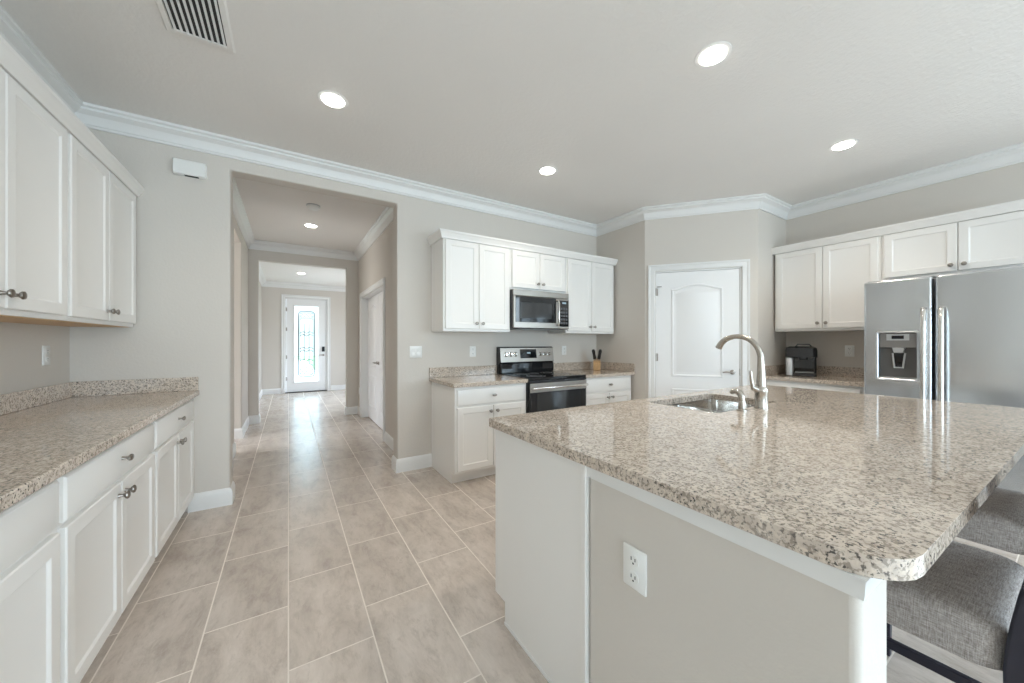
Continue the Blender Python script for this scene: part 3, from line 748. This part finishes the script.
# island top with the sink cut-out
t = thing('island_countertop', 'large speckled granite slab on the kitchen island', 'countertop', (0, 0, 0), 0)
TX0, TX1, TY0, TY1 = .812, 3.45, .152, 1.528
SX0, SX1, SY0, SY1 = 1.855, 2.55, 1.005, 1.425
def corner_poly():
    out = []
    for cx, cy, r, a0 in ((TX1, TY0, .05, -PI/2), (TX1, TY1, .02, 0), (TX0, TY1, .02, PI/2), (TX0, TY0, .10, PI)):
        ox = cx-r if cx == TX1 else cx+r; oy = cy-r if cy == TY1 else cy+r
        for k in range(7):
            a = a0+PI/2*k/6; out.append((ox+r*math.cos(a), oy+r*math.sin(a)))
    return [(x+(TY1-y)*.012, y-(x-TX0)/(TX1-TX0)*(TY1-y)/(TY1-TY0)*.055) for x, y in out]
outer = corner_poly(); inner = rrect(SX0, SX1, SY0, SY1, .045, 6)
b = bm_new()
def ring_edges(pts, z):
    vs = [b.verts.new((x, y, z)) for x, y in pts]; return vs, [b.edges.new((vs[i], vs[(i+1) % len(vs)])) for i in range(len(vs))]
zt, zb = .914, .877
o_t, eo = ring_edges(outer, zt); i_t, ei = ring_edges(inner, zt)
res = bmesh.ops.triangle_fill(b, use_beauty=True, use_dissolve=False, edges=eo+ei)
top_f = [f for f in b.faces]
ret = bmesh.ops.extrude_face_region(b, geom=top_f)
for v in [g_ for g_ in ret['geom'] if isinstance(g_, bmesh.types.BMVert)]: v.co.z = zb
slab = obj('slab', b, 'granite', t, bevel=.005, seg=3)
# sink (undermount, two bowls)
t = thing('sink', 'stainless undermount double-bowl sink in the island top', 'sink', (0, 0, 0), 0)
xm = SX0+.275
for nm, a, c in (('bowl', SX0-.008, xm-.012), ('bowl', xm+.012, SX1+.008)):
    b = bm_new(); L = lambda ins, z: [(u, v, z) for u, v in rrect(a+ins, c-ins, SY0-.008+ins, SY1+.008-ins, .06, 5)]
    loft(b, [L(-.004, .8765), L(0, .8765), L(.006, .79), L(.012, .72), L(.035, .695), L(.08, .690)], False, True)
    bo = obj(nm, b, 'chrome', t, smooth=True)
    b = bm_new(); cxs, cys = (a+c)/2, (SY0+SY1)/2
    lathe(b, [(0, .691), (.042, .691), (.042, .694), (.030, .693), (0, .6915)], lambda x, y, h: (cxs+x, cys+y, h), 24); obj('drain', b, 'chrome', bo, smooth=True)
obj('divider', bx(xm-.016, xm+.016, SY0, SY1, .855, .868), 'chrome', t, bevel=.005)
# faucet
t = thing('faucet', 'tall brushed nickel gooseneck kitchen faucet beside the sink', 'faucet', (2.215, .955, .9145), 0)
b = bm_new(); lathe(b, [(0, 0), (.034, 0), (.034, .012), (.031, .020), (.030, .085), (.034, .095), (.030, .112), (.022, .125), (0, .125)], seg=24); obj('body', b, 'nickel', t, smooth=True)
pts = [(0, 0, .115), (0, 0, .20), (0, .002, .27)]+bez((0, .003, .29), (0, .02, .375), (0, .085, .405), (0, .145, .396), 10)+bez((0, .150, .395), (0, .195, .385), (0, .215, .365), (0, .232, .328), 6)
nn = len(pts); rad = [.024]+[.020, .0165]+[.0155-.002*i/10 for i in range(11)]+[.0145+.004*i/6 for i in range(7)]
obj('spout', tube(bm_new(), pts, rad, 16), 'nickel', t, smooth=True)
b = bm_new(); tube(b, [(-.0, .0, .098), (-.035, .012, .105), (-.052, .02, .115)], [.016, .015, .013], 12); tube(b, [(-.050, .018, .108), (-.058, .022, .15), (-.062, .025, .205)], [.010, .009, .007], 10); obj('lever_handle', b, 'nickel', t, smooth=True)
t = thing('soap_dispenser', 'short curved nickel soap dispenser left of the faucet', 'soap dispenser', (2.055, .978, .9145), 0)
obj('base', lathe(bm_new(), [(0, 0), (.026, 0), (.026, .006), (.018, .010), (.0175, .045), (.016, .052), (0, .052)]), 'nickel', t, smooth=True)
obj('pump', tube(bm_new(), [(0, 0, .050), (0, .0, .072), (0, .010, .090), (0, .028, .101), (0, .046, .098), (0, .056, .088)], [.015, .0155, .016, .015, .0135, .011], 14), 'nickel', t, smooth=True)

# ------------------------------------------------------------------ bar stools
def rbox(x0, x1, y0, y1, z0, z1, r, bulge=0):
    L = []
    H_ = [(0, r), (r*.3, r*.3), (r, 0)]
    for zz, ins in ((z0, r*.5), (z0+r*.3, r*.1), (z0+r*.8, 0), (z1-r*1.0, 0), (z1-r*.45, r*.18), (z1-r*.12, r*.55), (z1+bulge*.4, r*1.3), (z1+bulge, r*3)):
        L.append([(u, v, zz) for u, v in rrect(x0+ins, x1-ins, y0+ins, y1-ins, .05, 5)])
    return loft(bm_new(), L)
def bar_stool(label, x, y):
    t = thing('bar_stool', label, 'bar stool', (x, y, 0), 0, 'bar stools at the island')
    w, d = .46, .40
    obj('seat', rbox(-w/2, w/2, 0, d, .572, .678, .022, .008), 'fabric', t, smooth=True, autosm=80)
    for s in (-1, 1):
        # rear leg that sweeps up into the backrest post
        pts = bez((s*.205, -.065, 0), (s*.205, -.02, .25), (s*.215, -.012, .45), (s*.215, -.012, .60), 8)+bez((s*.215, -.012, .60), (s*.215, -.018, .72), (s*.212, -.05, .88), (s*.208, -.095, 1.02), 8)[1:]
        lp = [[(p[0]-.019, p[1]-.022, p[2]), (p[0]+.019, p[1]-.022, p[2]), (p[0]+.019, p[1]+.022, p[2]), (p[0]-.019, p[1]+.022, p[2])] for p in pts]
        obj('leg', loft(bm_new(), lp), 'navy', t, bevel=.005)
        lp = [[(s*.195+a*q, .355+c*q, z) for a, c in ((-1, -1), (1, -1), (1, 1), (-1, 1))] for z, q in ((0, .014), (.58, .020))]
        obj('leg', loft(bm_new(), lp), 'navy', t, bevel=.004)
        obj('stretcher', bx(s*.20-.011, s*.20+.011, -.04, .35, .262, .292), 'navy', t, bevel=.003)
    obj('footrest', bx(-.19, .19, .344, .366, .20, .235), 'navy', t, bevel=.003)
    lp = []
    for z, yb in ((.70, -.020), (.80, -.035), (.92, -.062), (1.03, -.095)):
        lp.append([(u, yb-.018+v, z) for u, v in rrect(-.195, .195, -.028, .028, .02, 3)])
    obj('backrest', loft(bm_new(), lp), 'fabric', t, smooth=True, autosm=60)
    return t
bar_stool('gray upholstered bar stool nearest the camera at the island overhang', 1.50, .085)
bar_stool('gray upholstered bar stool second from the camera at the island overhang', 2.28, .085)

# ------------------------------------------------------------------ coffee maker
t = thing('coffee_maker', 'black and silver single-cup coffee maker on the right counter', 'coffee maker', (4.655, 1.615, .915), -PI/2+.33)
def rb(x0, x1, y0, y1, z0, z1, r=.02, m='black', name='x', p=None, top=0):
    L = lambda ins, z: [(u, v, z) for u, v in rrect(x0+ins, x1-ins, y0+ins, y1-ins, r, 4)]
    return obj(name, loft(bm_new(), [L(.004, z0), L(0, z0+.004), L(0, z1-.012-top), L(.006, z1-.004-top*.4), L(.02+top*.5, z1)]), m, p, smooth=True)
rb(-.085, .12, -.02, .27, 0, .035, name='base', p=t)
rb(-.10, .12, .13, .27, .03, .27, name='body', p=t)
rb(-.146, .125, -.035, .26, .200, .318, r=.05, name='brew_head', p=t, top=.03)
rb(-.140, -.075, -.022, .25, .004, .202, r=.018, m='silver', name='water_tank', p=t)
obj('drip_tray', bx(-.060, .095, -.028, .10, .036, .046), 'grayplastic', t, bevel=.004)
rb(-.03, .05, -.035, .05, .175, .235, r=.025, m='black', name='brew_spout', p=t)
b = sweep(bm_new(), [(-.05, .312), (-.035, .334), (.055, .334), (.07, .312)], [(0, -.030), (.012, -.030), (.012, .0), (0, .0)], fnY); obj('lid_handle', b, 'black', t)
obj('trim_band', bx(-.085, .06, -.030, -.024, .272, .290), 'silver', t, bevel=.003)
obj('mug_bay_panel', bx(-.070, .10, .124, .131, .04, .20), 'blackglass', t)
# ------------------------------------------------------------------ knife block
t = thing('knife_block', 'small light wooden knife block on the counter right of the range', 'knife block', (3.385, YB-.22, .915), -PI/4)
b = bm_new(); prism(b, [(-.05, 0), (.06, 0), (.075, .115), (.03, .150), (-.065, .098)], lambda u, v, x: (x, u, v), -.044, .044); obj('block', b, 'blockwood', t, bevel=.004)
KL = ['black-handled knife at the left of the knife block', 'black-handled knife at the right of the knife block']
for x, l in zip((-.024, .024), KL):
    k = thing('knife', l, 'knife', (3.385-.012*.707+x*.707, YB-.22-.012*.707-x*.707, 1.058), -PI/4, 'knives in the knife block')
    tl = Matrix.Rotation(x*7, 4, 'Y') @ Matrix.Rotation(.32, 4, 'X')
    def hnd(w, dpt, z0, z1, m, nm, par):
        b = bm_new()
        lp = []
        for z, q in ((z0, .8), (z0+.01, 1), ((z0+z1)/2, .9), (z1-.02, 1.05), (z1, .6)):
            lp.append([tuple(tl @ Vector((u*q, v*q, z))) for u, v in rrect(-w/2, w/2, -dpt/2, dpt/2, .004, 3)])
        return obj(nm, loft(b, lp), m, par, smooth=True)
    h_ = hnd(.040, .030, .004, .135, 'knife', 'handle', k)
    hnd(.036, .030, 0, .010, 'chrome', 'bolster', k)
